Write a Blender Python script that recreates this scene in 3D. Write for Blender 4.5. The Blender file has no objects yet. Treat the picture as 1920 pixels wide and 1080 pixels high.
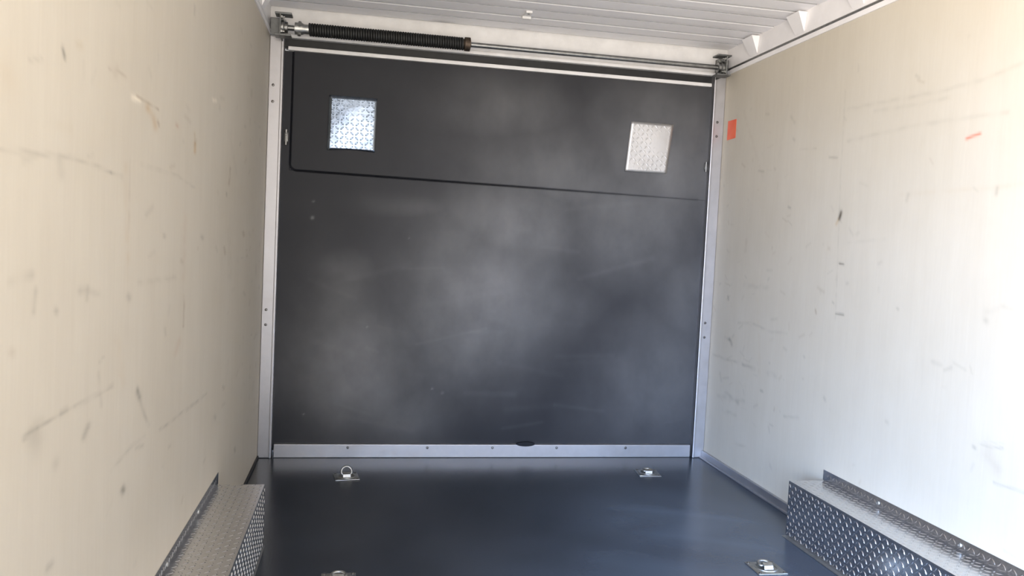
import bpy, bmesh, math, random
import numpy as np
from mathutils import Vector, Matrix

random.seed(7)
rng = np.random.default_rng(5)
PI = math.pi
scene = bpy.context.scene
COL = scene.collection

# ------------------------------------------------------------------ settings
EXPOSURE = 0.37
GROUND = (1.75, 1.60, 1.42, 1)
SKY = [(0.51, (0.80, 0.82, 0.86, 1)), (0.60, (0.36, 0.45, 0.58, 1)), (1.0, (0.2, 0.34, 0.6, 1))]
SKY_STRENGTH = 5.4
SUN_SIDE, SHADE_SIDE = 1.55, 0.38      # brightness of the surroundings to the left / to the right
GLOW_AZ, GLOW_EL, GLOW_W, GLOW_COL = 40, 15, 44, (1.35, 2.1, 3.6)
SIDE_DOOR = (-4.1, -2.95, 1.9)
PLY_A, PLY_B = (0.59, 0.538, 0.448), (0.615, 0.565, 0.473)
DOOR_COL, DUST_SHEEN_COL, DOOR_ROUGH, DOOR_SPEC = (0.013, 0.014, 0.018, 1), (0.205, 0.204, 0.206, 1), 0.5, 0.2
FLOOR_A, FLOOR_B, FLOOR_ROUGH, FLOOR_SPEC = (0.012, 0.015, 0.021), (0.024, 0.030, 0.041), 0.25, 0.75
FLOOR_DUST_SHEEN = (0.10, 0.135, 0.19, 1)  # dust tone with the blue daylight sheen painted in
CEIL_A, CEIL_B = (0.93, 0.91, 0.92), (0.96, 0.95, 0.955)
BLOCK_X = 0.35      # an added unseen panel blocks the open end from here to the right wall

# ------------------------------------------------------------------ camera
cam_data = bpy.data.cameras.new('camera')
cam = bpy.data.objects.new('camera', cam_data)
COL.objects.link(cam)
cam_data.sensor_fit = 'HORIZONTAL'
cam_data.sensor_width = 36.0
cam_data.lens = 1524.5 / 1920 * 36.0
cam_data.clip_start = 0.02
YAW, PITCH, ROLL = 0.18476, -0.05458, 0.04768
fwd = Vector((math.sin(YAW) * math.cos(PITCH), math.cos(YAW) * math.cos(PITCH), math.sin(PITCH)))
rgt = Vector((math.cos(YAW), -math.sin(YAW), 0))
up = rgt.cross(fwd)
r2 = rgt * math.cos(ROLL) + up * math.sin(ROLL)
u2 = -rgt * math.sin(ROLL) + up * math.cos(ROLL)
m3 = Matrix((r2, u2, -fwd)).transposed()
cam.matrix_world = Matrix.Translation((-0.6592, -3.8676, 1.0469)) @ m3.to_4x4()
scene.camera = cam

# ------------------------------------------------------------------ view, daylight
vs = scene.view_settings
vs.view_transform = 'Standard'
vs.look = 'None'
vs.gamma = 1.0
vs.use_curve_mapping = False
vs.exposure = EXPOSURE

world = bpy.data.worlds.new('daylight')
scene.world = world
world.use_nodes = True
wn, wl = world.node_tree.nodes, world.node_tree.links
wn.clear()
wo = wn.new('ShaderNodeOutputWorld')
bg = wn.new('ShaderNodeBackground')
tc = wn.new('ShaderNodeTexCoord')
sx = wn.new('ShaderNodeSeparateXYZ')
mr = wn.new('ShaderNodeMapRange')
mr.inputs['From Min'].default_value = -1
mr.inputs['From Max'].default_value = 1
rp = wn.new('ShaderNodeValToRGB')
el = rp.color_ramp.elements
el[0].position = 0.0
el[0].color = GROUND
el[1].position = 0.49
el[1].color = GROUND
for pos, c in SKY:
    e = el.new(pos)
    e.color = c
# bright haze of the sky behind and to the left, where the sun stands
lb = wn.new('ShaderNodeVectorMath')
lb.operation = 'DOT_PRODUCT'
az, elv = math.radians(GLOW_AZ), math.radians(GLOW_EL)
lb.inputs[1].default_value = (-math.sin(az) * math.cos(elv), -math.cos(az) * math.cos(elv), math.sin(elv))
gm = wn.new('ShaderNodeMapRange')
gm.interpolation_type = 'SMOOTHSTEP'
gm.inputs['From Min'].default_value = math.cos(math.radians(GLOW_W))
gm.inputs['From Max'].default_value = 1.0
gs = wn.new('ShaderNodeVectorMath')
gs.operation = 'SCALE'
gs.inputs[0].default_value = GLOW_COL
up_only = wn.new('ShaderNodeMath')
up_only.operation = 'GREATER_THAN'
up_only.inputs[1].default_value = 0.0
gf = wn.new('ShaderNodeMath')
gf.operation = 'MULTIPLY'
sm = wn.new('ShaderNodeVectorMath')
sm.operation = 'ADD'
bg.inputs['Strength'].default_value = SKY_STRENGTH
wl.new(tc.outputs['Generated'], lb.inputs[0])
wl.new(lb.outputs['Value'], gm.inputs['Value'])
wl.new(sx.outputs['Z'], up_only.inputs[0])
wl.new(gm.outputs[0], gf.inputs[0])
wl.new(up_only.outputs[0], gf.inputs[1])
wl.new(gf.outputs[0], gs.inputs['Scale'])
wl.new(gs.outputs[0], sm.inputs[1])
sd = wn.new('ShaderNodeMapRange')       # sunlit side to the left, own shade of the trailer to the right
sd.inputs['From Min'].default_value = -1
sd.inputs['From Max'].default_value = 1
sd.inputs['To Min'].default_value = SUN_SIDE
sd.inputs['To Max'].default_value = SHADE_SIDE
ss = wn.new('ShaderNodeVectorMath')
ss.operation = 'SCALE'
wl.new(sx.outputs['X'], sd.inputs['Value'])
wl.new(rp.outputs['Color'], ss.inputs[0])
wl.new(sd.outputs[0], ss.inputs['Scale'])
wl.new(ss.outputs[0], sm.inputs[0])
wl.new(tc.outputs['Generated'], sx.inputs[0])
wl.new(sx.outputs['Z'], mr.inputs['Value'])
wl.new(mr.outputs['Result'], rp.inputs['Fac'])
wl.new(sm.outputs[0], bg.inputs['Color'])
wl.new(bg.outputs[0], wo.inputs['Surface'])


def portal(name, loc, rot, sx_, sy_):
    d = bpy.data.lights.new(name, 'AREA')
    d.shape = 'RECTANGLE'
    d.size, d.size_y = sx_, sy_
    d.cycles.is_portal = True
    o = bpy.data.objects.new(name, d)
    o.location, o.rotation_euler = loc, rot
    COL.objects.link(o)
    return o


# trailer inside: x -1.1 .. 1.1, y 0 (ramp end) .. -LEN (open end behind the camera), z 0 .. 2.06
HW, LEN, HT, WT = 1.1, 4.85, 2.06, 1.945
DOOR_Y0, DOOR_Y1, DOOR_Z = SIDE_DOOR
portal('open_end_daylight', ((BLOCK_X - HW) / 2, -LEN - 0.02, HT / 2), (PI / 2, 0, 0), BLOCK_X + HW, HT)
portal('side_door_daylight', (-HW - 0.06, (DOOR_Y0 + DOOR_Y1) / 2, DOOR_Z / 2), (0, -PI / 2, 0), DOOR_Z, DOOR_Y1 - DOOR_Y0)

# scuffs on the plywood: (y, z) strokes in metres, half width in mm, strength, tint; dust with painted sheen and haze on the door: x, z, radii, strength
MARKS_L = [
    ([(-2.557, 1.3), (-2.55, 1.29)], 5, 0.75, 'd'),
    ([(-2.336, 1.316), (-2.276, 1.321), (-2.232, 1.32)], 4, 0.35, 'b'),
    ([(-2.497, 1.321), (-2.48, 1.323)], 8, 0.3, 't'),
    ([(-2.19, 1.291), (-2.138, 1.294)], 7, 0.9, 'w'),
    ([(-2.161, 1.298), (-2.085, 1.298), (-1.988, 1.298)], 3, 0.6, 'b'),
    ([(-2.072, 1.288), (-2.032, 1.278), (-2.008, 1.261)], 12, 0.45, 'o'),
    ([(-1.99, 1.272), (-1.981, 1.267)], 5, 0.5, 'b'),
    ([(-1.349, 1.422), (-1.306, 1.428)], 6, 0.9, 'w'),
    ([(-1.602, 1.295), (-1.591, 1.269)], 5, 0.5, 't'),
    ([(-1.591, 1.269), (-1.595, 1.247)], 7, 0.75, 'o'),
    ([(-1.813, 1.289), (-1.802, 1.288)], 6, 0.5, 'r'),
    ([(-1.006, 1.254), (-1.012, 1.227), (-1.029, 1.199)], 6, 0.6, 'b'),
    ([(-1.067, 1.167), (-1.065, 1.159)], 5, 0.5, 'd'),
    ([(-2.763, 1.132), (-2.716, 1.135), (-2.647, 1.139), (-2.523, 1.146), (-2.45, 1.145), (-2.383, 1.142), (-2.314, 1.138)], 4, 0.38, 'd'),
    ([(-2.314, 1.138), (-2.242, 1.136)], 4, 0.3, 'd'),
    ([(-2.115, 1.17), (-1.962, 1.17), (-1.777, 1.171), (-1.684, 1.162), (-1.583, 1.154)], 4, 0.28, 'd'),
    ([(-2.56, 1.138), (-2.555, 1.119)], 12, 0.22, 'd'),
    ([(-2.223, 1.159), (-2.209, 1.069), (-2.193, 0.947)], 10, 0.16, 'o'),
    ([(-2.196, 1.171), (-2.193, 1.039)], 4, 0.18, 'b'),
    ([(-1.688, 1.084), (-1.694, 0.922)], 12, 0.13, 'r'),
    ([(-1.908, 1.027), (-1.903, 1.026)], 7, 0.35, 'd'),
    ([(-1.471, 1.024), (-1.455, 1.021)], 8, 0.35, 'd'),
    ([(-0.664, 1.04), (-0.647, 1.03)], 9, 0.5, 'b'),
    ([(-1.723, 0.966), (-1.71, 0.96)], 7, 0.3, 'b'),
    ([(-1.089, 0.988), (-1.065, 0.97)], 8, 0.35, 'b'),
    ([(-2.645, 0.951), (-2.651, 0.921)], 6, 0.3, 'd'),
    ([(-2.567, 0.915), (-2.565, 0.914)], 7, 0.5, 'd'),
    ([(-2.464, 0.939), (-2.37, 0.929)], 8, 0.25, 'd'),
    ([(-2.426, 0.941), (-2.43, 0.923)], 6, 0.25, 'd'),
    ([(-2.186, 0.909), (-2.182, 0.906)], 9, 0.5, 'd'),
    ([(-1.681, 0.874), (-1.677, 0.839), (-1.679, 0.795)], 5, 0.45, 'b'),
    ([(-2.677, 0.752), (-2.654, 0.756), (-2.631, 0.755)], 6, 0.4, 'd'),
    ([(-2.631, 0.755), (-2.538, 0.756), (-2.479, 0.754)], 4, 0.4, 'd'),
    ([(-2.479, 0.754), (-2.401, 0.752), (-2.313, 0.751), (-2.275, 0.752)], 4, 0.45, 'd'),
    ([(-2.638, 0.742), (-2.63, 0.732)], 22, 0.22, 'd'),
    ([(-2.538, 0.756), (-2.515, 0.757)], 6, 0.45, 'd'),
    ([(-2.109, 0.716), (-2.087, 0.692), (-2.049, 0.647), (-2.007, 0.615)], 6, 0.35, 'd'),
    ([(-2.104, 0.707), (-2.091, 0.693)], 8, 0.5, 'd'),
    ([(-2.412, 0.706), (-2.42, 0.701), (-2.43, 0.694)], 9, 0.5, 'd'),
    ([(-1.332, 0.555), (-1.43, 0.558), (-1.645, 0.57), (-1.825, 0.576), (-1.904, 0.582)], 5, 0.4, 'd'),
    ([(-1.453, 0.557), (-1.611, 0.56)], 4, 0.3, 'd'),
    ([(-2.045, 0.6), (-2.147, 0.603), (-2.271, 0.593)], 6, 0.28, 'd'),
    ([(-2.052, 0.582), (-2.107, 0.591)], 5, 0.25, 'd'),
    ([(-2.198, 0.533), (-2.19, 0.527)], 9, 0.6, 'd'),
    ([(-2.582, 0.534), (-2.567, 0.532)], 8, 0.35, 'd'),
    ([(-2.559, 0.685), (-2.556, 0.683)], 12, 0.18, 'd'),
    ([(-2.361, 0.788), (-2.342, 0.728)], 6, 0.15, 'd'),
    ([(-2.254, 0.83), (-2.213, 0.743)], 14, 0.12, 'o'),
    ([(-1.73, 0.763), (-1.757, 0.74)], 12, 0.2, 'r'),
    ([(-0.72, 0.232), (-0.704, 0.215)], 7, 0.4, 'd'),
    ([(-1.182, 0.454), (-1.161, 0.443)], 7, 0.3, 'd'),
    ([(-1.031, 0.521), (-1.008, 0.511)], 7, 0.35, 'd'),
    ([(-2.658, 0.973), (-2.727, 0.968)], 9, 0.2, 'd'),
    ([(-2.115, 0.932), (-1.778, 0.926)], 8, 0.2, 'd'),
    ([(-0.991, 1.049), (-0.951, 0.885)], 14, 0.14, 'b'),
    ([(-2.724, 0.876), (-2.717, 0.874)], 8, 0.2, 'b'),
    ([(-1.047, 1.364), (-0.849, 1.239)], 10, 0.1, 'd'),
    ([(-2.6, 1.186), (-2.525, 1.189)], 12, 0.15, 't'),
    ([(-2.751, 1.232), (-2.748, 1.219)], 30, 0.12, 'o'),
]
MARKS_R = [
    ([(-1.083, 1.222), (-1.076, 1.199)], 11, 0.95, 'k'),
    ([(-1.069, 1.195), (-1.057, 1.179)], 8, 0.7, 'o'),
    ([(-1.706, 1.423), (-1.731, 1.428), (-1.76, 1.432)], 6, 0.9, 'R'),
    ([(-1.096, 1.031), (-1.124, 1.028)], 5, 0.8, 'k'),
    ([(-1.095, 0.842), (-1.126, 0.843), (-1.146, 0.843)], 5, 0.7, 'k'),
    ([(-0.955, 0.844), (-0.961, 0.83)], 6, 0.5, 'b'),
    ([(-1.068, 0.884), (-1.076, 0.879)], 5, 0.35, 'd'),
    ([(-0.979, 1.437), (-1.034, 1.43)], 6, 0.35, 'd'),
    ([(-0.695, 1.256), (-0.713, 1.251)], 7, 0.4, 'd'),
    ([(-0.408, 1.431), (-0.459, 1.422)], 7, 0.3, 'd'),
    ([(-0.667, 1.639), (-0.702, 1.607)], 10, 0.2, 'd'),
    ([(-0.697, 1.541), (-0.711, 1.533)], 8, 0.25, 'd'),
    ([(-0.178, 0.84), (-0.186, 0.825)], 8, 0.5, 'd'),
    ([(-1.082, 1.605), (-1.303, 1.598), (-1.569, 1.585), (-1.748, 1.588), (-1.902, 1.606)], 9, 0.2, 'd'),
    ([(-1.246, 1.574), (-1.472, 1.561), (-1.619, 1.56)], 9, 0.16, 'd'),
    ([(-1.096, 1.485), (-1.286, 1.491), (-1.479, 1.494), (-1.859, 1.479)], 9, 0.18, 'd'),
    ([(-1.425, 1.271), (-1.822, 1.271), (-1.936, 1.273)], 9, 0.12, 'o'),
    ([(-0.759, 1.49), (-0.88, 1.482)], 6, 0.2, 'd'),
    ([(-1.056, 1.678), (-1.061, 1.499), (-1.064, 1.359), (-1.082, 1.058), (-1.094, 0.818)], 5, 0.2, 'd'),
    ([(-1.456, 1.657), (-1.473, 1.646)], 8, 0.25, 'd'),
    ([(-1.46, 1.269), (-1.454, 1.252)], 10, 0.25, 'd'),
    ([(-1.842, 1.27), (-1.84, 1.252)], 8, 0.3, 'd'),
    ([(-1.141, 1.109), (-1.357, 1.123)], 7, 0.12, 'd'),
    ([(-1.931, 0.932), (-1.896, 0.938)], 8, 0.15, 'd'),
    ([(-0.338, 0.904), (-0.567, 0.906)], 14, 0.2, 'd'),
    ([(-0.336, 1.115), (-0.332, 1.066)], 14, 0.18, 'b'),
    ([(-0.303, 0.725), (-0.44, 0.737), (-0.615, 0.718), (-0.75, 0.727)], 8, 0.25, 'd'),
    ([(-0.224, 0.637), (-0.251, 0.614)], 12, 0.4, 'd'),
    ([(-0.248, 0.629), (-0.177, 0.639)], 10, 0.3, 'd'),
    ([(-0.044, 0.538), (-0.204, 0.535), (-0.334, 0.539)], 9, 0.3, 'd'),
    ([(-0.372, 0.54), (-0.442, 0.536), (-0.493, 0.535)], 11, 0.5, 'd'),
    ([(-0.616, 0.536), (-0.685, 0.538)], 14, 0.2, 'd'),
    ([(-0.214, 0.378), (-0.285, 0.365), (-0.354, 0.351)], 12, 0.35, 'd'),
    ([(-0.128, 0.343), (-0.411, 0.373)], 14, 0.2, 'd'),
    ([(-0.559, 0.45), (-0.579, 0.449)], 8, 0.35, 'd'),
    ([(-0.69, 0.399), (-0.687, 0.387)], 7, 0.35, 'b'),
    ([(-0.772, 0.382), (-0.88, 0.399)], 9, 0.2, 'd'),
    ([(-0.198, 0.283), (-0.34, 0.293)], 14, 0.2, 'd'),
    ([(-0.465, 0.172), (-0.348, 0.157)], 8, 0.2, 'd'),
    ([(-0.685, 0.15), (-0.696, 0.139)], 10, 0.2, 'd'),
    ([(-0.143, 0.457), (-0.159, 0.428)], 12, 0.25, 'd'),
    ([(-1.056, 0.515), (-1.064, 0.508)], 9, 0.3, 'd'),
    ([(-0.893, 0.651), (-0.898, 0.648)], 7, 0.25, 'd'),
    ([(-1.431, 0.509), (-1.44, 0.507)], 9, 0.2, 'd'),
    ([(-1.446, 0.893), (-1.452, 0.89)], 7, 0.35, 'd'),
    ([(-1.836, 0.893), (-1.842, 0.891)], 10, 0.3, 'd'),
    ([(-1.633, 0.742), (-1.671, 0.738)], 9, 0.22, 'd'),
    ([(-1.829, 0.524), (-1.836, 0.522)], 7, 0.45, 'd'),
    ([(-1.855, 0.539), (-1.899, 0.541), (-1.937, 0.548)], 5, 0.3, 'd'),
    ([(-1.868, 0.549), (-1.939, 0.561)], 4, 0.22, 'd'),
    ([(-1.887, 0.517), (-1.902, 0.506), (-1.92, 0.484)], 28, 0.2, 'b'),
    ([(-1.916, 0.445), (-1.966, 0.447), (-2.029, 0.449)], 6, 0.45, 'd'),
    ([(-1.896, 0.937), (-1.839, 0.916)], 16, 0.08, 'd'),
    ([(-0.226, 1.722), (-0.452, 1.403)], 25, 0.1, 'b'),
    ([(-0.667, 1.879), (-0.587, 1.462)], 30, 0.07, 'd'),
    ([(-0.476, 0.852), (-0.545, 0.524)], 30, 0.09, 'o'),
]
DUST_SHEEN = [
    (-0.682, 0.402, 0.275, 0.277, 0.55),
    (-0.425, 0.201, 0.23, 0.154, 0.35),
    (-0.738, 0.602, 0.222, 0.299, 0.3),
    (-0.09, 0.775, 0.369, 0.384, 0.58),
    (0.05, 1.115, 0.318, 0.23, 0.55),
    (0.221, 1.382, 0.432, 0.23, 0.35),
    (0.639, 1.171, 0.393, 0.288, 0.4),
    (-0.439, 0.559, 0.41, 0.254, 0.3),
    (-0.724, 0.878, 0.147, 0.099, 0.3),
    (0.023, 1.674, 0.315, 0.176, 0.3),
    (0.814, 1.498, 0.397, 0.391, 0.46),
    (-0.255, 0.409, 0.207, 0.154, 0.3),
    (0.198, 0.785, 0.297, 0.156, 0.35),
    (-0.364, 1.195, 0.254, 0.063, 0.25),
    (0.854, 0.375, 0.405, 0.405, 0.3),  # painted sheen at the lower right
    (0.97, 0.811, 0.231, 0.349, 0.3),
]

# ------------------------------------------------------------------ helpers
def link(name, bm, mat, parent=None, smooth=False):
    me = bpy.data.meshes.new(name)
    bmesh.ops.recalc_face_normals(bm, faces=bm.faces)
    bm.to_mesh(me)
    bm.free()
    me.materials.append(mat)
    if smooth:
        for p in me.polygons:
            p.use_smooth = True
        me.set_sharp_from_angle(angle=math.radians(40))
    o = bpy.data.objects.new(name, me)
    COL.objects.link(o)
    if parent:
        o.parent = parent
    return o


def thing(name, label, cat, loc=(0, 0, 0), rotz=0.0, group=None):
    o = bpy.data.objects.new(name, None)
    o.empty_display_size = 0.05
    o.location = loc
    o.rotation_euler = (0, 0, rotz)
    COL.objects.link(o)
    return tag(o, label, cat, group)


def tag(o, label, cat, group=None):
    o['label'] = label
    o['category'] = cat
    if group:
        o['group'] = group
    return o


def struct(o, label=None):
    o['kind'] = 'structure'
    if label:
        o['label'] = label
    return o


def box(bm, x0, x1, y0, y1, z0, z1, bev=0.0, seg=2):
    b = bmesh.new()
    bmesh.ops.create_cube(b, size=1)
    for v in b.verts:
        v.co = Vector(((x0 + x1) / 2 + v.co.x * (x1 - x0), (y0 + y1) / 2 + v.co.y * (y1 - y0), (z0 + z1) / 2 + v.co.z * (z1 - z0)))
    if bev:
        bmesh.ops.bevel(b, geom=b.edges[:], offset=bev, segments=seg, affect='EDGES', profile=0.5)
    merge(bm, b)


def merge(bm, b, mat=None):
    me = bpy.data.meshes.new('tmp')
    if mat is not None:
        bmesh.ops.transform(b, matrix=mat, verts=b.verts)
    b.to_mesh(me)
    b.free()
    bm.from_mesh(me)
    bpy.data.meshes.remove(me)


def lathe(bm, prof, mat, n=24):
    """prof: (radius, height) pairs, revolved round local z then moved by mat"""
    b = bmesh.new()
    rings = []
    for r, z in prof:
        rings.append([b.verts.new((r * math.cos(2 * PI * i / n), r * math.sin(2 * PI * i / n), z)) for i in range(n)])
    for a, c in zip(rings[:-1], rings[1:]):
        for i in range(n):
            b.faces.new((a[i], a[(i + 1) % n], c[(i + 1) % n], c[i]))
    b.faces.new(rings[0])
    b.faces.new(rings[-1])
    merge(bm, b, mat)


def along_x(x0, y, z):
    return Matrix.Translation((x0, y, z)) @ Matrix.Rotation(PI / 2, 4, 'Y')


def out_of_wall(x, y, z, side):
    """local z points into the room from wall side -1 / +1, or 0 for the back wall (towards -y)"""
    if side == 0:
        return Matrix.Translation((x, y, z)) @ Matrix.Rotation(PI / 2, 4, 'X')
    return Matrix.Translation((x, y, z)) @ Matrix.Rotation(-side * PI / 2, 4, 'Y')


def tube(bm, pts, r, n=10, closed=False):
    b = bmesh.new()
    pts = [Vector(p) for p in pts]
    rings = []
    m = len(pts)
    ref = Vector((0, 0, 1))
    for i, p in enumerate(pts):
        a = pts[(i - 1) % m] if (closed or i > 0) else p
        c = pts[(i + 1) % m] if (closed or i < m - 1) else p
        t = (c - a).normalized()
        if abs(t.dot(ref)) > 0.95:
            ref = Vector((1, 0, 0))
        s = t.cross(ref).normalized()
        w = s.cross(t)
        ref = w
        rings.append([b.verts.new(p + (s * math.cos(2 * PI * k / n) + w * math.sin(2 * PI * k / n)) * r) for k in range(n)])
    for i in range(m if closed else m - 1):
        A, B = rings[i], rings[(i + 1) % m]
        if closed and i == m - 1:
            d = [sum((A[k].co - B[(k + j) % n].co).length for k in range(n)) for j in range(n)]
            j = d.index(min(d))
            B = [B[(k + j) % n] for k in range(n)]
        for k in range(n):
            b.faces.new((A[k], A[(k + 1) % n], B[(k + 1) % n], B[k]))
    if not closed:
        b.faces.new(rings[0])
        b.faces.new(rings[-1])
    merge(bm, b)


def screw(bm, mat, r=0.006, h=0.004):
    lathe(bm, [(r, 0), (r, h * 0.5), (r * 0.75, h * 0.9), (r * 0.3, h), (0.0012, h * 0.75)], mat, 12)


def treads(bm, org, u, v, nrm, lu, lv, pitch=0.026, lift=0.0022, clip=None):
    """raised five-bar-free lozenges in alternating directions over a plate"""
    org, u, v, nrm = map(Vector, (org, u, v, nrm))
    nu, nv = int(lu / pitch), int(lv / pitch)
    for i in range(nu):
        for j in range(nv):
            cu, cv = (i + 0.5) * lu / nu, (j + 0.5) * lv / nv
            a = PI / 4 if (i + j) % 2 else -PI / 4
            d = u * math.cos(a) + v * math.sin(a)
            e = nrm.cross(d)
            c = org + u * cu + v * cv
            L, Wd = pitch * 0.52, pitch * 0.16
            base = [bm.verts.new(c + d * x + e * y) for x, y in ((L, 0), (L * .45, Wd), (-L * .45, Wd), (-L, 0), (-L * .45, -Wd), (L * .45, -Wd))]
            top = [bm.verts.new(c + d * x + e * y + nrm * lift) for x, y in ((L * .6, 0), (L * .3, Wd * .5), (-L * .3, Wd * .5), (-L * .6, 0), (-L * .3, -Wd * .5), (L * .3, -Wd * .5))]
            for k in range(6):
                bm.faces.new((base[k], base[(k + 1) % 6], top[(k + 1) % 6], top[k]))
            bm.faces.new(top)


# ------------------------------------------------------------------ materials
def new_mat(name, color, rough=0.5, metal=0.0, spec=0.5):
    m = bpy.data.materials.new(name)
    m.use_nodes = True
    b = m.node_tree.nodes['Principled BSDF']
    b.inputs['Base Color'].default_value = (*color, 1)
    b.inputs['Roughness'].default_value = rough
    b.inputs['Metallic'].default_value = metal
    b.inputs['Specular IOR Level'].default_value = spec
    return m


def nodes(m):
    t = m.node_tree
    return t, t.nodes, t.links, t.nodes['Principled BSDF']


def noise(t, scale, detail=4, rough=0.6, stretch=(1, 1, 1)):
    tcn = t.nodes.new('ShaderNodeTexCoord')
    mp = t.nodes.new('ShaderNodeMapping')
    mp.inputs['Scale'].default_value = stretch
    n = t.nodes.new('ShaderNodeTexNoise')
    n.inputs['Scale'].default_value = scale
    n.inputs['Detail'].default_value = detail
    n.inputs['Roughness'].default_value = rough
    t.links.new(tcn.outputs['Object'], mp.inputs['Vector'])
    t.links.new(mp.outputs[0], n.inputs['Vector'])
    return n.outputs['Fac']


def ramp(t, fac, stops):
    r = t.nodes.new('ShaderNodeValToRGB')
    e = r.color_ramp.elements
    e[0].position, e[0].color = stops[0][0], (*stops[0][1], 1)
    e[1].position, e[1].color = stops[-1][0], (*stops[-1][1], 1)
    for p, c in stops[1:-1]:
        k = e.new(p)
        k.color = (*c, 1)
    t.links.new(fac, r.inputs['Fac'])
    return r.outputs['Color']


def mul(t, a, b):
    m = t.nodes.new('ShaderNodeMix')
    m.data_type = 'RGBA'
    m.blend_type = 'MULTIPLY'
    m.inputs['Factor'].default_value = 1
    t.links.new(a, m.inputs[6])
    t.links.new(b, m.inputs[7])
    return m.outputs[2]


def bump(t, fac, b, strength, dist=0.002):
    n = t.nodes.new('ShaderNodeBump')
    n.inputs['Strength'].default_value = strength
    n.inputs['Distance'].default_value = dist
    t.links.new(fac, n.inputs['Height'])
    t.links.new(n.outputs[0], b.inputs['Normal'])


def attr(t, name):
    a = t.nodes.new('ShaderNodeAttribute')
    a.attribute_name = name
    return a.outputs['Color']


def g(v):
    return (v, v, v)


# plywood, aged and scuffed: grain runs upright
M_PLY = new_mat('aged_plywood', (0.62, 0.55, 0.44), 0.55, 0, 0.35)
t, n_, l_, b_ = nodes(M_PLY)
c1 = ramp(t, noise(t, 6, 5, 0.6, (3.0, 3.0, 0.35)), [(0.25, PLY_A), (0.75, PLY_B)])
c2 = ramp(t, noise(t, 90, 3, 0.7, (1, 1, 0.08)), [(0.3, (0.97, 0.966, 0.96)), (0.7, (1, 1, 1))])
c3 = ramp(t, noise(t, 2.2, 4, 0.6), [(0.3, (0.95, 0.94, 0.92)), (0.65, (1, 1, 1))])
l_.new(mul(t, mul(t, mul(t, c1, c2), c3), attr(t, 'stain')), b_.inputs['Base Color'])
bump(t, noise(t, 120, 3, 0.7, (1, 1, 0.06)), b_, 0.12, 0.001)

# black lining of the ramp door, with dust and painted sheen on it
M_DOOR = new_mat('black_door_lining', (0.04, 0.04, 0.042), DOOR_ROUGH, 0, DOOR_SPEC)
t, n_, l_, b_ = nodes(M_DOOR)
mx = n_.new('ShaderNodeMix')
mx.data_type = 'RGBA'
mx.inputs[6].default_value = DOOR_COL
mx.inputs[7].default_value = DUST_SHEEN_COL
dn = n_.new('ShaderNodeMath')
dn.operation = 'MULTIPLY'
nz = n_.new('ShaderNodeMapRange')
nz.inputs['From Min'].default_value = 0.3
nz.inputs['From Max'].default_value = 0.7
nz.inputs['To Min'].default_value = 0.72
nz.inputs['To Max'].default_value = 1.16
l_.new(noise(t, 5, 4, 0.55, (1.0, 1.0, 0.8)), nz.inputs['Value'])
l_.new(nz.outputs[0], dn.inputs[0])
l_.new(attr(t, 'dust_sheen'), dn.inputs[1])
l_.new(dn.outputs[0], mx.inputs['Factor'])
l_.new(mx.outputs[2], b_.inputs['Base Color'])
bump(t, noise(t, 160, 3), b_, 0.1, 0.001)

# floor: black sheet, lightly worn and gritty
M_FLOOR = new_mat('black_floor_sheet', (0.05, 0.05, 0.053), FLOOR_ROUGH, 0, FLOOR_SPEC)
t, n_, l_, b_ = nodes(M_FLOOR)
f1 = ramp(t, noise(t, 3, 6, 0.65), [(0.3, FLOOR_A), (0.7, FLOOR_B)])
f2 = ramp(t, noise(t, 55, 2, 0.8), [(0.66, (1, 1, 1)), (0.74, (2.6, 2.6, 2.5))])
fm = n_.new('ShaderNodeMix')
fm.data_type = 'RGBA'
fm.inputs[7].default_value = FLOOR_DUST_SHEEN
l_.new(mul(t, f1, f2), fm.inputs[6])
l_.new(attr(t, 'dust_sheen'), fm.inputs['Factor'])
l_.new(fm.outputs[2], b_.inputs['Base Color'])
bump(t, noise(t, 90, 4), b_, 0.15, 0.0015)


def metal(name, col, rough, var=0.1, scale=25, bmp=0.05, stretch=(1, 1, 1)):
    m = new_mat(name, col, rough, 1.0)
    t, n_, l_, b_ = nodes(m)
    f = noise(t, scale, 4, 0.6, stretch)
    lo = tuple(c * (1 - var) for c in col)
    l_.new(ramp(t, f, [(0.3, lo), (0.7, col)]), b_.inputs['Base Color'])
    rr = n_.new('ShaderNodeMapRange')
    rr.inputs['To Min'].default_value = rough * 0.8
    rr.inputs['To Max'].default_value = rough * 1.25
    l_.new(f, rr.inputs['Value'])
    l_.new(rr.outputs[0], b_.inputs['Roughness'])
    bump(t, f, b_, bmp)
    return m


M_ALU = metal('brushed_aluminium_trim', (0.52, 0.51, 0.52), 0.5)
M_RAIL = new_mat('white_rail_paint', (0.88, 0.86, 0.86), 0.35)
t, n_, l_, b_ = nodes(M_RAIL)
l_.new(ramp(t, noise(t, 9, 4), [(0.3, (0.82, 0.80, 0.80)), (0.7, (0.90, 0.88, 0.88))]), b_.inputs['Base Color'])
M_BRACKET = metal('dark_bracket_steel', (0.24, 0.245, 0.24), 0.5, 0.3, 45)
M_TREAD = metal('bright_tread_plate', (0.80, 0.80, 0.81), 0.24, 0.08, 40, 0.04)
M_PLATE = metal('polished_tread_plate', (0.29, 0.345, 0.42), 0.2, 0.4, 16, 0.6)
M_PALE = metal('pale_tread_plate', (0.62, 0.61, 0.60), 0.5, 0.06, 30, 0.1)
M_ZINC = metal('zinc_plated_steel', (0.50, 0.50, 0.48), 0.42, 0.3, 60)
M_STEEL = metal('dull_grey_steel', (0.33, 0.33, 0.32), 0.42, 0.3, 50)
M_RUST = metal('rusty_steel', (0.15, 0.115, 0.09), 0.6, 0.5, 60)
M_SCREW = metal('dark_screw_steel', (0.22, 0.21, 0.20), 0.4, 0.2, 80)
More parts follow.
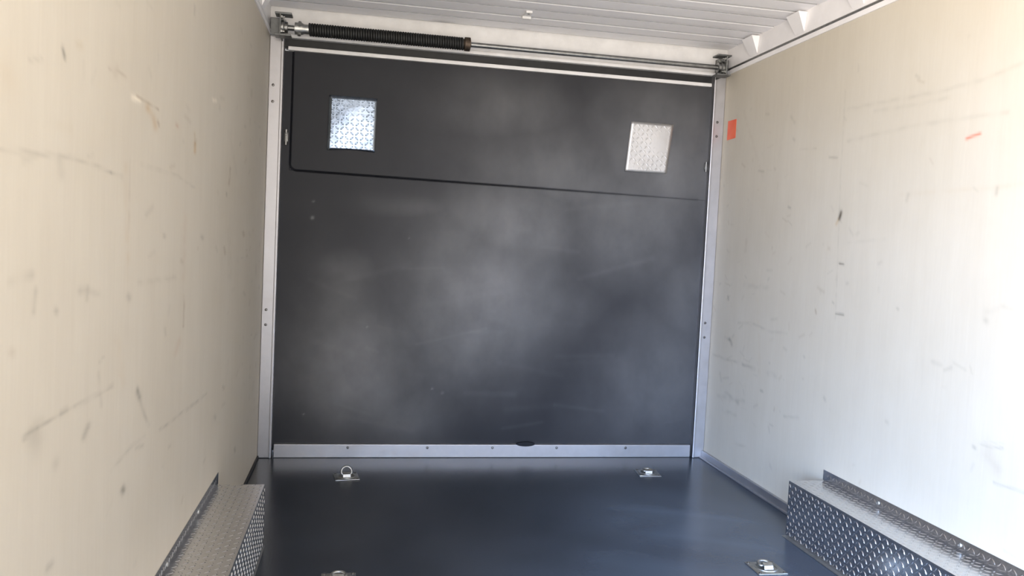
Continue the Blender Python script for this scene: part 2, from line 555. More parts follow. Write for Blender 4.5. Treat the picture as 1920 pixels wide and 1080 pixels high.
M_CEIL = new_mat('white_ceiling_sheet', (0.80, 0.79, 0.79), 0.5, 0.0, 0.5)
t, n_, l_, b_ = nodes(M_CEIL)
l_.new(mul(t, ramp(t, noise(t, 3, 5), [(0.3, CEIL_A), (0.7, CEIL_B)]), attr(t, 'stain')), b_.inputs['Base Color'])
M_WHITE = new_mat('white_painted_metal', (0.78, 0.77, 0.76), 0.4)
t, n_, l_, b_ = nodes(M_WHITE)
l_.new(ramp(t, noise(t, 12, 4), [(0.3, (0.66, 0.65, 0.64)), (0.7, (0.78, 0.77, 0.76))]), b_.inputs['Base Color'])
M_BLACK = new_mat('black_spring_coating', (0.010, 0.010, 0.011), 0.6)
t, n_, l_, b_ = nodes(M_BLACK)
l_.new(ramp(t, noise(t, 40, 3), [(0.4, g(0.006)), (0.8, g(0.014))]), b_.inputs['Base Color'])
M_SEAL = new_mat('black_rubber_seal', (0.015, 0.015, 0.016), 0.6)
t, n_, l_, b_ = nodes(M_SEAL)
l_.new(ramp(t, noise(t, 30, 3), [(0.3, g(0.01)), (0.8, g(0.02))]), b_.inputs['Base Color'])
M_ORANGE = new_mat('orange_sticker_film', (0.86, 0.11, 0.035), 0.45)
t, n_, l_, b_ = nodes(M_ORANGE)
l_.new(ramp(t, noise(t, 10, 2), [(0.3, (0.86, 0.10, 0.03)), (0.7, (0.90, 0.16, 0.06))]), b_.inputs['Base Color'])
M_OUT = new_mat('outer_skin', (0.7, 0.7, 0.7), 0.5)
t, n_, l_, b_ = nodes(M_OUT)
l_.new(ramp(t, noise(t, 4, 2), [(0.3, g(0.6)), (0.7, g(0.7))]), b_.inputs['Base Color'])

# ------------------------------------------------------------------ marked surfaces
TINT = {'d': (0.30, 0.30, 0.28), 'b': (0.42, 0.32, 0.22), 't': (0.75, 0.66, 0.48), 'o': (0.78, 0.55, 0.28),
        'r': (0.72, 0.42, 0.30), 'k': (0.10, 0.08, 0.06), 'w': (1.45, 1.45, 1.45), 'R': (1.25, 0.22, 0.12)}


def seg_dist(Y, Z, a, b, ky):
    ay, az, by, bz = a[0] / ky, a[1], b[0] / ky, b[1]
    y = Y / ky
    dy, dz = by - ay, bz - az
    L2 = dy * dy + dz * dz + 1e-12
    s = np.clip(((y - ay) * dy + (Z - az) * dz) / L2, 0, 1)
    return np.hypot(y - ay - s * dy, Z - az - s * dz)


def wall_grid(name, side, ys, zs, marks, lateral, n_specks):
    """plywood sheet at x = side*HW, thick outwards, its face a fine grid carrying the scuffs"""
    Y, Z = np.meshgrid(ys, zs, indexing='ij')
    tint = np.ones(Y.shape + (3,))

    def put(f, col):
        nonlocal tint
        tint = tint * (1 - f[..., None]) + np.array(col) * tint * f[..., None]
    wob = 0.82 + 0.25 * np.sin(Y * 47 + 3 * np.sin(Z * 31)) * np.sin(Z * 83 + 2 * np.sin(Y * 19))
    brk = np.clip(0.75 + 0.5 * np.sin(Y * 23 + 4 * np.sin(Z * 41)) * np.sin(Z * 29 + Y * 61), 0.2, 1.2)
    for pts, rad, st, key in marks:
        yc = sum(p[0] for p in pts) / len(pts)
        ky = max(1.0, 0.55 * (yc + 3.868) / lateral)
        d = np.min([seg_dist(Y, Z, a, b, ky) for a, b in zip(pts[:-1], pts[1:])], axis=0)
        length = sum(math.hypot(b[0] - a[0], b[1] - a[1]) for a, b in zip(pts[:-1], pts[1:]))
        if length > 0.12:
            st *= 0.8
            rad = min(rad, 14)
        put(np.clip(st * np.exp(-(d / (rad * 0.0008)) ** 2) * (wob if length < 0.06 else wob * brk), 0, 1), TINT[key])
    for k in range(n_specks):
        y0, z0 = rng.uniform(-2.7, -0.05), rng.uniform(0.25, 1.75)
        if rng.random() < 0.5:
            y0 = -abs(rng.normal(0, 0.6))
        ky = max(1.0, 0.5 * (y0 + 3.868) / lateral)
        a = rng.uniform(0, PI)
        ln = rng.uniform(0.002, 0.03)
        p = (y0 - ln * math.cos(a), z0 - ln * math.sin(a) * 0.5)
        q = (y0 + ln * math.cos(a), z0 + ln * math.sin(a) * 0.5)
        d = seg_dist(Y, Z, p, q, ky)
        put(np.clip(rng.uniform(0.05, 0.2) * np.exp(-(d / rng.uniform(0.003, 0.007)) ** 2), 0, 1), TINT[rng.choice(['d', 'd', 'b'])])
    ni, nj = Y.shape
    co = np.stack([np.full(Y.shape, side * HW), Y, Z], -1).reshape(-1, 3)
    back = np.array([(side * (HW + 0.05), yy, zz) for yy, zz in ((ys[0], zs[0]), (ys[-1], zs[0]), (ys[-1], zs[-1]), (ys[0], zs[-1]))])
    idx = np.arange(ni * nj).reshape(ni, nj)
    f = np.stack([idx[:-1, :-1], idx[1:, :-1], idx[1:, 1:], idx[:-1, 1:]], -1).reshape(-1, 4)
    if side > 0:
        f = f[:, ::-1]
    N = ni * nj
    bk = [N, N + 1, N + 2, N + 3]
    rim = [list(idx[:, 0]) + [bk[1], bk[0]], list(idx[-1, :]) + [bk[2], bk[1]],
           list(idx[::-1, -1]) + [bk[3], bk[2]], list(idx[0, ::-1]) + [bk[0], bk[3]], [bk[0], bk[1], bk[2], bk[3]]]
    if side < 0:
        rim = [r[::-1] for r in rim]
    me = bpy.data.meshes.new(name)
    me.from_pydata(np.vstack([co, back]).tolist(), [], f.tolist() + [[int(i) for i in r] for r in rim])
    a = me.attributes.new('stain', 'FLOAT_COLOR', 'POINT')
    rgba = np.ones((N + 4, 4), dtype=np.float32)
    rgba[:N, :3] = tint.reshape(-1, 3)
    a.data.foreach_set('color', rgba.ravel())
    me.materials.append(M_PLY)
    return me


def plain_wall(me_list, name):
    """join wall pieces into one wall object"""
    bm = bmesh.new()
    for me in me_list:
        bm.from_mesh(me)
    me = bpy.data.meshes.new(name)
    bm.to_mesh(me)
    bm.free()
    me.materials.append(M_PLY)
    o = bpy.data.objects.new(name, me)
    COL.objects.link(o)
    return o


def slab_mesh(x0, x1, y0, y1, z0, z1):
    b = bmesh.new()
    box(b, x0, x1, y0, y1, z0, z1)
    me = bpy.data.meshes.new('piece')
    b.to_mesh(me)
    b.free()
    a = me.attributes.new('stain', 'FLOAT_COLOR', 'POINT')
    a.data.foreach_set('color', np.ones(len(me.vertices) * 4, dtype=np.float32))
    return me


zs = np.linspace(0, WT, 341)
left = wall_grid('left_sheet', -1, np.linspace(0.06, -2.9, 520), zs, MARKS_L, 0.44, 110)
pieces = [left,
          slab_mesh(-HW - 0.05, -HW, DOOR_Y1, -2.9, 0, WT),
          slab_mesh(-HW - 0.05, -HW, -LEN, DOOR_Y0, 0, WT),
          slab_mesh(-HW - 0.05, -HW, DOOR_Y0, DOOR_Y1, DOOR_Z, WT)]
struct(plain_wall(pieces, 'wall_left'), 'scuffed plywood side wall on the left')
right = wall_grid('right_sheet', 1, np.linspace(0.06, -2.5, 460), zs, MARKS_R, 1.76, 130)
struct(plain_wall([right, slab_mesh(HW, HW + 0.05, -LEN, -2.5, 0, WT)], 'wall_right'), 'scuffed plywood side wall on the right')

# floor
bm = bmesh.new()
fx, fy = np.linspace(-HW - 0.05, HW + 0.05, 150), np.linspace(-LEN, 0.12, 260)
fv = [[bm.verts.new((float(x), float(y), 0.0)) for y in fy] for x in fx]
for i in range(len(fx) - 1):
    for j in range(len(fy) - 1):
        bm.faces.new((fv[i][j], fv[i + 1][j], fv[i + 1][j + 1], fv[i][j + 1]))
box(bm, -HW - 0.05, HW + 0.05, -LEN, 0.12, -0.06, -0.004)
floor = struct(link('floor', bm, M_FLOOR), 'black sheet floor of the trailer')
co = np.zeros(len(floor.data.vertices) * 3, dtype=np.float32)
floor.data.vertices.foreach_get('co', co)
co = co.reshape(-1, 3)
# dust and painted daylight sheen on the right half of the floor, with two swept arcs through it
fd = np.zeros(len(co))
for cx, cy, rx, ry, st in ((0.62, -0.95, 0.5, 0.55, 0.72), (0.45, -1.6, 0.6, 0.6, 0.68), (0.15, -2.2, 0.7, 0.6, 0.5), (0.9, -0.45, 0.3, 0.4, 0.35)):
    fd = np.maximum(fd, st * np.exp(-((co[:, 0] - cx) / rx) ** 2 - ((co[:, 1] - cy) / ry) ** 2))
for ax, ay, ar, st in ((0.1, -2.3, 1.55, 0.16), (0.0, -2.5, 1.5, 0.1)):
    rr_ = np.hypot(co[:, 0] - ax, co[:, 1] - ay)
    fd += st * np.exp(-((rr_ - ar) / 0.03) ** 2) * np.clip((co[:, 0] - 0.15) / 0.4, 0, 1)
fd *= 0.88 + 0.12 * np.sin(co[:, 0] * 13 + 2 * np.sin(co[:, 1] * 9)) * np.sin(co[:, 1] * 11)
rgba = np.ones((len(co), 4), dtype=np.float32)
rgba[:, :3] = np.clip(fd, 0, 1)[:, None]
floor.data.attributes.new('dust_sheen', 'FLOAT_COLOR', 'POINT').data.foreach_set('color', rgba.ravel())

# ceiling: white planks running across, each with a shallow step and a groove at its edge
bm = bmesh.new()
P = 0.1165
prof = []
y = 0.0
k = 0
while y > -LEN:
    d = 0.002 if k % 2 else 0.0
    prof += [(y, HT + 0.017), (y - 0.016, HT + 0.017), (y - 0.0165, HT - 0.001), (y - P * 0.5, HT - d - 0.001), (y - P + 0.004, HT - d), (y - P + 0.001, HT + 0.001), (y - P, HT + 0.002)]
    y -= P
    k += 1
prof = [p for p in prof if p[0] >= -LEN]
XS = np.linspace(-HW - 0.02, HW + 0.02, 90)
rows = [[bm.verts.new((float(x), p[0], p[1])) for x in XS] for p in prof]
for a, c in zip(rows[:-1], rows[1:]):
    for i in range(len(XS) - 1):
        bm.faces.new((a[i], a[i + 1], c[i + 1], c[i]))
box(bm, -HW - 0.05, HW + 0.05, -LEN, 0.12, HT + 0.02, HT + 0.06)
ceil = struct(link('ceiling', bm, M_CEIL), 'white ribbed ceiling')
me = ceil.data
co = np.zeros(len(me.vertices) * 3, dtype=np.float32)
me.vertices.foreach_get('co', co)
co = co.reshape(-1, 3)
tint = np.ones((len(co), 4), dtype=np.float32)
for cx, cy, rx, ry, st in ((-0.335, -0.012, 0.05, 0.02, 0.75), (0.035, -0.012, 0.03, 0.015, 0.6), (1.0, -0.06, 0.12, 0.05, 0.3)):
    f = st * np.exp(-((co[:, 0] - cx) / rx) ** 2 - ((co[:, 1] - cy) / ry) ** 2)
    tint[:, :3] *= (1 - f * 0.8)[:, None]
tint[(co[:, 2] > HT + 0.0008) & (co[:, 2] < HT + 0.0175), :3] *= 0.5      # dark caulk in the joints
a = me.attributes.new('stain', 'FLOAT_COLOR', 'POINT')
a.data.foreach_set('color', tint.ravel())

# unseen panel added behind the camera to keep light off the left wall
bm = bmesh.new()
box(bm, BLOCK_X, HW, -LEN - 0.04, -LEN, 0.0, HT)
struct(link('light_block', bm, M_OUT), 'added light-blocking panel on the right of the open end')

# roof rail on either side: polished strip above the plywood, with brackets where the roof bows land
for side, nm in ((-1, 'left'), (1, 'right')):
    bm = bmesh.new()
    box(bm, *sorted((side * HW, side * (HW + 0.05))), -LEN, 0.06, WT + 0.022, HT + 0.03)     # upright rail face
    rail = struct(link('trim_1' if side < 0 else 'trim_2', bm, M_RAIL), 'polished roof rail along the %s wall' % nm)
    bm = bmesh.new()
    box(bm, *sorted((side * (HW + 0.005), side * (HW + 0.05))), -LEN, 0.06, WT + 0.008, WT + 0.022)   # dark seam
    link('seam', bm, M_STEEL, rail)
    bm = bmesh.new()
    box(bm, *sorted((side * (HW - 0.006), side * (HW + 0.045))), -LEN, 0.0, WT - 0.012, WT + 0.008, 0.0015)
    link('edge_strip', bm, M_RAIL, rail)
    for j in range(11):
        yc = -0.29 - 0.406 * j
        bm = bmesh.new()
        w0, w1 = 0.05, 0.035
        xa, xb = side * (HW - 0.001), side * (HW - 0.04)
        v = [bm.verts.new(c) for c in ((xa, yc - w0, HT - 0.008), (xa, yc + w0, HT - 0.008), (xa, yc + w1, WT + 0.03), (xa, yc - w1, WT + 0.03),
                                       (xb, yc - w0, HT - 0.008), (xb, yc + w0, HT - 0.008))]
        for q in ((0, 1, 2, 3), (0, 4, 5, 1), (4, 5, 2, 3), (0, 3, 4), (1, 5, 2)):
            bm.faces.new([v[i] for i in q])
        link('bow_bracket', bm, M_RAIL, rail)

# ------------------------------------------------------------------ back frame and ramp door
JW = 0.063
for side, nm, nn, pairs in ((-1, 'left', 'trim_3', (1.710, 1.636, 0.691, 0.622)), (1, 'right', 'trim_4', (1.70, 1.63, 0.692, 0.619))):
    bm = bmesh.new()
    a, c = sorted((side * HW, side * (HW - JW)))
    box(bm, a, c, -0.012, 0.06, 0.0, 1.93, 0.004)
    e0, e1 = sorted((side * (HW - JW), side * (HW - JW + 0.012)))
    box(bm, e0, e1, -0.017, 0.0, 0.0, 1.93, 0.003)
    j = struct(link(nn, bm, M_ALU), 'aluminium door jamb on the %s of the ramp door' % nm)
    for z in pairs:
        bm = bmesh.new()
        screw(bm, out_of_wall(side * (1.079 if side < 0 else 1.064), -0.0115, z, 0), 0.0065, 0.005)
        link('screw', bm, M_SCREW, j)
# sill strip at the foot of the door
bm = bmesh.new()
box(bm, -1.028, 1.028, -0.006, 0.03, 0.0, 0.064, 0.003)
sill = struct(link('trim_5', bm, M_ALU), 'aluminium sill strip along the foot of the ramp door')
for x in (-0.689, -0.314, 0.0035, 0.325, 0.6816):
    bm = bmesh.new()
    screw(bm, out_of_wall(x, -0.0055, 0.049, 0), 0.0065, 0.004)
    link('screw', bm, M_SCREW, sill)
# header above the door
bm = bmesh.new()
box(bm, -HW, HW, 0.0, 0.1, 1.93, HT + 0.03)
box(bm, -HW + 0.001, HW - 0.001, -0.012, 0.0, 1.928, 1.944, 0.003)
struct(link('trim_6', bm, M_WHITE), 'white header beam above the ramp door')
# outer shell closing the gap behind the frame
bm = bmesh.new()
box(bm, -HW - 0.05, HW + 0.05, 0.1, 0.12, 0.0, HT + 0.06)
struct(link('wall_back', bm, M_OUT), 'outer end of the trailer behind the ramp door')

# ramp door: a fine grid face with the flap seam pressed in and dust with painted haze on it
SX0, SX1, SZ, SR = -0.998, 1.0, 1.336, 0.03
def seam_depth(X, Z):
    """distance to the U shaped outline of the folding flap"""
    SZl = SZ - (X + 0.99) * 0.0125
    cx, cz = SX0 + SR, SZl + SR
    d_left = np.where(Z > cz, np.abs(X - SX0), 9)
    d_bot = np.where((X > cx) & (X < SX1), np.abs(Z - SZl), 9)
    d_arc = np.where((X <= cx) & (Z <= cz), np.abs(np.hypot(X - cx, Z - cz) - SR), 9)
    return np.minimum(np.minimum(d_left, d_bot), d_arc), (X > SX0) & (Z > SZl)
xs = np.unique(np.concatenate([np.linspace(-1.037, 1.037, 300), np.linspace(SX0 - 0.012, SX0 + SR + 0.01, 26)]))
zz = np.unique(np.concatenate([np.linspace(0.03, 1.874, 260), np.linspace(SZ - 0.034, SZ + SR + 0.01, 44)]))
X, Z = np.meshgrid(xs, zz, indexing='ij')
d, flap = seam_depth(X, Z)
fade = np.clip(1 - (X - 0.0) / 1.1, 0.25, 1.0)
Yd = 0.022 - 0.004 * flap + 0.006 * np.exp(-(d / 0.0034) ** 2) * fade
dust_sheen = np.zeros(X.shape)
for cx, cz, rx, rz, st in DUST_SHEEN:
    dust_sheen = np.maximum(dust_sheen, st * np.exp(-((X - cx) / rx) ** 2 - ((Z - cz) / rz) ** 2)) + 0.25 * st * np.exp(-((X - cx) / rx) ** 2 - ((Z - cz) / rz) ** 2)
dust_sheen += 0.05
for k in range(26):            # faint wipe marks
    x0, z0 = rng.uniform(-0.9, 0.95), rng.uniform(0.15, 1.3)
    L, s = rng.uniform(0.02, 0.2), rng.uniform(-0.4, 0.4)
    dd = seg_dist(X, Z, (x0 - L, z0 - L * s), (x0 + L, z0 + L * s), 1.0)
    dust_sheen += rng.uniform(0.02, 0.07) * np.exp(-(dd / rng.uniform(0.006, 0.02)) ** 2)
for x0, z0, r, st in ((-0.889, 1.122, 0.007, 0.7), (-0.887, 1.198, 0.005, 0.45), (-0.9, 0.2, 0.004, 0.6), (-0.3, 0.33, 0.005, 0.5), (-0.62, 0.62, 0.005, 0.4), (-0.44, 1.05, 0.004, 0.3), (-0.25, 0.31, 0.006, 0.35)):
    dust_sheen += st * np.exp(-(np.hypot(X - x0, Z - z0) / r) ** 2)
dust_sheen *= 1 - 0.75 * np.exp(-(d / 0.006) ** 2) * fade
ni, nj = X.shape
N = ni * nj
idx = np.arange(N).reshape(ni, nj)
f = np.stack([idx[:-1, :-1], idx[1:, :-1], idx[1:, 1:], idx[:-1, 1:]], -1).reshape(-1, 4)
bk = [N, N + 1, N + 2, N + 3]
rim = [list(idx[:, 0][::-1]) + [bk[0], bk[1]], list(idx[-1, ::-1]) + [bk[1], bk[2]], list(idx[:, -1]) + [bk[2], bk[3]], list(idx[0, :]) + [bk[3], bk[0]], bk]
me = bpy.data.meshes.new('door_1')
co = np.vstack([np.stack([X, Yd, Z], -1).reshape(-1, 3), [(xs[0], 0.09, zz[0]), (xs[-1], 0.09, zz[0]), (xs[-1], 0.09, zz[-1]), (xs[0], 0.09, zz[-1])]])
me.from_pydata(co.tolist(), [], f.tolist() + [[int(i) for i in r] for r in rim])
a = me.attributes.new('dust_sheen', 'FLOAT_COLOR', 'POINT')
rgba = np.zeros((N + 4, 4), dtype=np.float32)
rgba[:N, :3] = np.clip(dust_sheen, 0, 1).reshape(-1, 1)
a.data.foreach_set('color', rgba.ravel())
me.materials.append(M_DOOR)
door = bpy.data.objects.new('door_1', me)
COL.objects.link(door)
struct(door, 'dusty black ramp door closing the far end of the trailer')
bm = bmesh.new()
box(bm, -1.02, 1.032, 0.006, 0.03, 1.876, 1.893, 0.002)
link('top_edge', bm, M_WHITE, door)['label'] = 'white metal edge strip along the top of the door'
bm = bmesh.new()
box(bm, -1.037, 1.037, 0.024, 0.095, 1.893, 1.93)
link('seal', bm, M_SEAL, door)
bm = bmesh.new()                      # small hinge at the left edge of the flap
box(bm, -1.026, -1.008, 0.006, 0.02, 1.462, 1.506, 0.003)
lathe(bm, [(0.006, 0), (0.006, 0.07)], Matrix.Translation((-1.017, 0.004, 1.447)), 12)
screw(bm, out_of_wall(-1.017, -0.001, 1.495, 0), 0.005, 0.004)
link('hinge', bm, M_STEEL, door, True)
bm = bmesh.new()
box(bm, 1.020, 1.036, 0.006, 0.02, 1.462, 1.494, 0.003)
lathe(bm, [(0.005, 0), (0.005, 0.05)], Matrix.Translation((1.026, 0.004, 1.452)), 12)
link('hinge', bm, M_STEEL, door, True)
bm = bmesh.new()                      # half-round rubber bumper over the sill strip
lathe(bm, [(0.048, 0), (0.048, 0.004), (0.044, 0.007)], Matrix.Translation((0.168, 0.0, 0.066)) @ Matrix.Rotation(PI / 2, 4, 'X') @ Matrix.Diagonal((1, 0.24, 1, 1)), 32)
link('bumper', bm, M_DOOR, door)

# low kick trims along the walls
bm = bmesh.new()
box(bm, HW - 0.014, HW, -LEN, -0.012, 0.0, 0.038, 0.003)
box(bm, HW - 0.026, HW - 0.012, -LEN, -0.012, 0.0, 0.008, 0.002)
struct(link('baseboard_right', bm, M_ALU), 'thin aluminium kick strip at the foot of the right wall')
bm = bmesh.new()
box(bm, -HW, -HW + 0.008, DOOR_Y1, -0.012, 0.0, 0.012, 0.002)
struct(link('baseboard_left', bm, M_SEAL), 'low dark strip at the foot of the left wall')

# ------------------------------------------------------------------ things
def arch_cover(side, label):
    """tread plate box over the wheel, against a side wall"""
    y1, y0, bw, bh, fl = -1.11, -3.0, 0.154, 0.2105, 0.036
    root = thing('wheel_arch_cover', label, 'wheel arch box', (side * HW, (y0 + y1) / 2, 0), 0, 'wheel arch covers')
    L = y1 - y0
    h = L / 2
    s = -side                                  # direction from the wall into the room
    bm = bmesh.new()
    a, c = sorted((0.002 * s, bw * s))
    box(bm, a, c, -h, h, bh - 0.003, bh, 0.0008)
    treads(bm, (0.006 * s, -h, bh), (0, 1, 0), (s, 0, 0), (0, 0, 1), L, bw - 0.01, 0.019, 0.0009)
    link('top_plate', bm, M_TREAD, root)
    bm = bmesh.new()
    a, c = sorted((bw * s, (bw - 0.003) * s))
    box(bm, a, c, -h, h, 0.0005, bh - 0.003, 0.0008)
    treads(bm, (bw * s, -h, 0.006), (0, 1, 0), (0, 0, 1), (s, 0, 0), L, bh - 0.012, 0.019, 0.0017)
    link('side_plate', bm, M_TREAD, root)
    for yy in (h - 0.003, -h):
        bm = bmesh.new()
        a, c = sorted((0.003 * s, (bw - 0.003) * s))
        box(bm, a, c, yy, yy + 0.003, 0.0005, bh - 0.003)
        link('end_plate', bm, M_TREAD, root)
    bm = bmesh.new()
    a, c = sorted((0.0, 0.003 * s))
    box(bm, a, c, -h - 0.01, h + 0.02, bh - 0.003, bh + fl, 0.0008)
    treads(bm, (0.003 * s, -h, bh + 0.003), (0, 1, 0), (0, 0, 1), (s, 0, 0), L, fl - 0.006, 0.019, 0.001)
    fla = link('wall_flange', bm, M_TREAD, root)
    for k in range(5):
        bm = bmesh.new()
        screw(bm, out_of_wall(0.003 * s, h - 0.315 - 0.385 * k, bh + 0.016, side), 0.007, 0.004)
        link('screw', bm, M_ZINC, fla, True)
    bm = bmesh.new()
    a, c = sorted((bw * s, (bw + (0.016 if side > 0 else 0.005)) * s))
    box(bm, a, c, -h, h, 0.0, 0.0025, 0.0008)
    link('floor_flange', bm, M_ZINC, root)
    return root


arch_cover(-1, 'tread plate wheel arch box at the foot of the left wall')
arch_cover(1, 'tread plate wheel arch box at the foot of the right wall')


def d_ring(x, y, rz, lift, label, s=1.0):
    root = thing('tie_down_ring', label, 'tie down', (x, y, 0), rz, 'floor tie-down rings')
    bm = bmesh.new()
    hw = 0.052 * s
    box(bm, -hw, hw, -hw, hw, 0.0, 0.004, 0.0018)
    # pressed rim of the recess in the plate
    tube(bm, [(0.036 * s * math.cos(2 * PI * i / 28), 0.036 * s * math.sin(2 * PI * i / 28), 0.0045) for i in range(28)], 0.003, 8, True)
    plate = link('base_plate', bm, M_ZINC, root, True)
    for ax in (-1, 1):
        for ay in (-1, 1):
            bm = bmesh.new()
            screw(bm, Matrix.Translation((ax * 0.043 * s, ay * 0.043 * s, 0.004)), 0.0055, 0.003)
            link('screw', bm, M_SCREW, plate, True)
    # D shaped ring hinged under a strap
    R = 0.022 * s
    pts = []
    for i in range(25):
        t_ = -0.15 * PI + (1.3 * PI) * i / 24
        pts.append(Vector((R * math.cos(t_), R * math.sin(t_) + 0.014, 0)))
    rot = Matrix.Rotation(lift, 4, 'X')
    pts = [rot @ p + Vector((0, -0.004, 0.011)) for p in pts]
    bm = bmesh.new()
    tube(bm, pts, 0.005, 12, True)
    link('ring', bm, M_ZINC, root, True)
    bm = bmesh.new()
    arc = [(0.0, -0.018, 0.004), (0.0, -0.014, 0.015), (0.0, -0.004, 0.0205), (0.0, 0.006, 0.015), (0.0, 0.010, 0.004)]
    for (xa, ya, za), (xb, yb, zb) in zip(arc[:-1], arc[1:]):
        v = [bm.verts.new(c) for c in ((-0.016, ya, za), (0.016, ya, za), (0.016, yb, zb), (-0.016, yb, zb))]
        bm.faces.new(v)
    bmesh.ops.remove_doubles(bm, verts=bm.verts, dist=1e-5)
    bmesh.ops.solidify(bm, geom=bm.faces[:], thickness=-0.0025)
    link('strap', bm, M_ZINC, root)
    return root


d_ring(-0.688, -0.320, 0.12, 1.15, 'steel tie-down plate at far left of the floor, its ring standing up')
d_ring(0.70, -0.290, -0.1, 0.12, 'steel tie-down plate at far right of the floor, its ring lying flat')
d_ring(-0.692, -1.405, 0.0, 0.12, 'steel tie-down plate on the floor beside the left wheel arch box')
d_ring(0.712, -1.405, 0.0, 0.12, 'bright steel tie-down plate on the floor beside the right wheel arch box')

# spring counterbalance under the header
SY, SZc = -0.09, 1.951
asm = thing('torsion_spring_assembly', 'black torsion spring on a thin steel shaft between two corner brackets above the door', 'door spring', (0, SY, SZc))
bm = bmesh.new()
lathe(bm, [(0.0115, 0), (0.0115, 2.05)], along_x(-1.025, 0, 0), 20)
link('shaft', bm, M_STEEL, asm, True)
bm = bmesh.new()                           # close-wound coil
turns, x0, x1 = 62, -0.925, -0.235
steps = turns * 20
tube(bm, [(x0 + (x1 - x0) * i / steps, 0.0235 * math.cos(2 * PI * i / 20), 0.0235 * math.sin(2 * PI * i / 20)) for i in range(steps + 1)], 0.0062, 6)
link('spring', bm, M_BLACK, asm, True)
bm = bmesh.new()
lathe(bm, [(0.014, 0), (0.026, 0.0), (0.026, 0.03), (0.021, 0.04), (0.021, 0.075), (0.014, 0.08)], along_x(-0.985, 0, 0), 24)
for a_ in (0.4, 1.97, 3.54, 5.1):
    box_m = bmesh.new()
    bmesh.ops.create_cone(box_m, cap_ends=True, segments=6, radius1=0.008, radius2=0.008, depth=0.014)
    merge(bm, box_m, Matrix.Translation((-0.965, 0.028 * math.sin(a_), 0.028 * math.cos(a_))) @ Matrix.Rotation(-a_, 4, 'X'))
link('winding_cone', bm, M_ZINC, asm, True)
bm = bmesh.new()
lathe(bm, [(0.014, 0), (0.022, 0.0), (0.022, 0.03), (0.031, 0.033), (0.031, 0.058), (0.014, 0.062)], along_x(-0.262, 0, 0), 24)
link('end_cone', bm, M_RUST, asm, True)
for side in (-1, 1):
    bm = bmesh.new()
    xi = side * 1.048 if side < 0 else side * 1.045
    pl = sorted((xi, xi - side * 0.006))
    box(bm, pl[0], pl[1], -0.045, 0.088, -0.045, 0.055, 0.002)               # upright plate
    fl_ = sorted((xi, side * 1.097))
    box(bm, fl_[0], fl_[1], 0.060, 0.074, -0.022, 0.055, 0.002)                # foot against the header corner
    box(bm, *sorted((xi - side * 0.052, xi + side * 0.02)), -0.045, 0.02, 0.047, 0.055, 0.002)        # top lip
    box(bm, *sorted((xi - side * 0.050, xi + side * 0.02)), -0.045, 0.02, -0.045, -0.037, 0.002)
    br = link('bracket', bm, M_BRACKET, asm)
    bm = bmesh.new()
    lathe(bm, [(0.030, 0), (0.030, 0.016), (0.024, 0.02), (0.024, 0.032), (0.014, 0.034)], Matrix.Translation((xi, 0, 0)) @ Matrix.Rotation(-side * PI / 2, 4, 'Y'), 24)
    link('bearing', bm, M_STEEL, br, True)
    for yy, zz_ in ((-0.034, 0.036), (-0.034, -0.026), (0.03, 0.036)):
        bm = bmesh.new()
        lathe(bm, [(0.009, 0), (0.009, 0.007), (0.004, 0.008), (0.004, 0.016)], Matrix.Translation((xi - side * 0.006, yy, zz_)) @ Matrix.Rotation(-side * PI / 2, 4, 'Y'), 6)
        link('bolt', bm, M_ZINC, br)

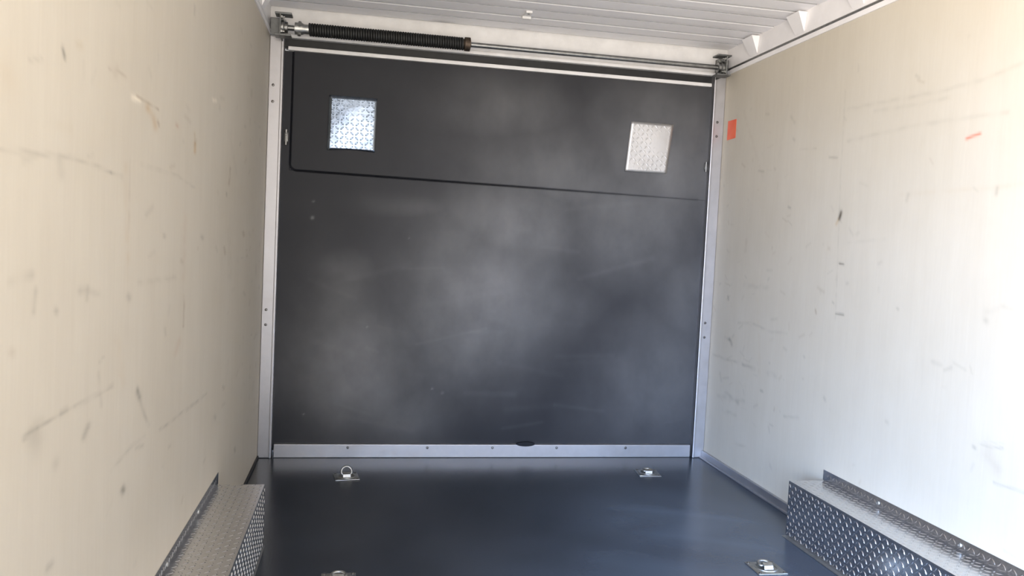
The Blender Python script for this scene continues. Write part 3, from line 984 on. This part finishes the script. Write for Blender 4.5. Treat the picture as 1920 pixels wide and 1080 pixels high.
# two bright tread plates fixed on the flap
def wall_plate(corners, label, dip, mat, lift):
    """corners TL, TR, BR, BL as (x, z); dip cuts the lower edge a little ragged"""
    cx = sum(c[0] for c in corners) / 4
    cz = sum(c[1] for c in corners) / 4
    TL, TR, BR, BL = [Vector((c[0] - cx, 0, c[1] - cz)) for c in corners]
    n = 16
    bm = bmesh.new()
    def at(u, v, y=0.0):
        p = (TL * (1 - u) + TR * u) * (1 - v) + (BL * (1 - u) + BR * u) * v
        warp = 0.0016 * math.sin(5.0 * u + 1.0 + dip) * math.sin(4.3 * v + 0.6 * dip)
        if v == 1:
            p = p + Vector((0, 0, 0.006 * math.sin(u * PI) * dip))
        return Vector((p.x, y + warp, p.z))
    fr = [[bm.verts.new(at(i / n, j / n, -0.0018)) for j in range(n + 1)] for i in range(n + 1)]
    bk_ = [[bm.verts.new(at(i / n, j / n, 0.0018)) for j in range(n + 1)] for i in range(n + 1)]
    for i in range(n):
        for j in range(n):
            bm.faces.new((fr[i][j], fr[i][j + 1], fr[i + 1][j + 1], fr[i + 1][j]))
            bm.faces.new((bk_[i][j], bk_[i + 1][j], bk_[i + 1][j + 1], bk_[i][j + 1]))
    for i in range(n):
        for q in ((fr[i][0], fr[i + 1][0], bk_[i + 1][0], bk_[i][0]), (fr[i][n], bk_[i][n], bk_[i + 1][n], fr[i + 1][n]),
                  (fr[0][i], bk_[0][i], bk_[0][i + 1], fr[0][i + 1]), (fr[n][i], fr[n][i + 1], bk_[n][i + 1], bk_[n][i])):
            bm.faces.new(q)
    for p in bm.faces:
        p.smooth = True
    u = (TR - TL)
    v = (BL - TL)
    treads(bm, TL + u * 0.03 + v * 0.03 + Vector((0, -0.0022, 0)), u.normalized(), v.normalized(), (0, -1, 0), u.length * 0.94, v.length * 0.94, 0.021, lift)
    o = link('tread_plate', bm, mat)
    o.location = (cx, 0.0128, cz)
    return tag(o, label, 'metal plate', 'tread plates on the flap')


wall_plate([(-0.831, 1.689), (-0.613, 1.689), (-0.616, 1.440), (-0.833, 1.437)], 'bluish mirror-bright tread plate, upright, at the left end of the black flap', 1, M_PLATE, 0.0019)
wall_plate([(0.625, 1.676), (0.845, 1.676), (0.821, 1.431), (0.605, 1.430)], 'pale leaning tread plate at the right end of the black flap', 0, M_PALE, 0.0008)

# orange sticker beside the right jamb
bm = bmesh.new()
v = [(-0.0008, -0.046, -0.045), (-0.0008, 0.046, -0.047), (-0.0008, 0.046, 0.047), (-0.0008, -0.046, 0.046)]
fr = [bm.verts.new(c) for c in v]
bk_ = [bm.verts.new((0.0, c[1], c[2])) for c in v]
bm.faces.new(fr)
bm.faces.new(bk_[::-1])
for i in range(4):
    bm.faces.new((fr[i], fr[(i + 1) % 4], bk_[(i + 1) % 4], bk_[i]))
st = link('sticker', bm, M_ORANGE)
st.location = (HW, -0.106, 1.654)
tag(st, 'square orange sticker high on the right wall next to the door jamb', 'sticker')

# small white clip on the ceiling
clip = thing('ceiling_clip', 'small white clip screwed to the middle of the ceiling', 'clip', (0.02, -0.30, HT - 0.004))
bm = bmesh.new()
box(bm, -0.014, 0.014, -0.035, 0.035, -0.005, 0.006, 0.0015)
box(bm, -0.02, 0.02, 0.02, 0.036, -0.016, -0.004, 0.002)
link('body', bm, M_WHITE, clip)
bm = bmesh.new()
screw(bm, Matrix.Translation((0, -0.02, -0.005)) @ Matrix.Rotation(PI, 4, 'X'), 0.005, 0.003)
link('screw', bm, M_ZINC, clip, True)
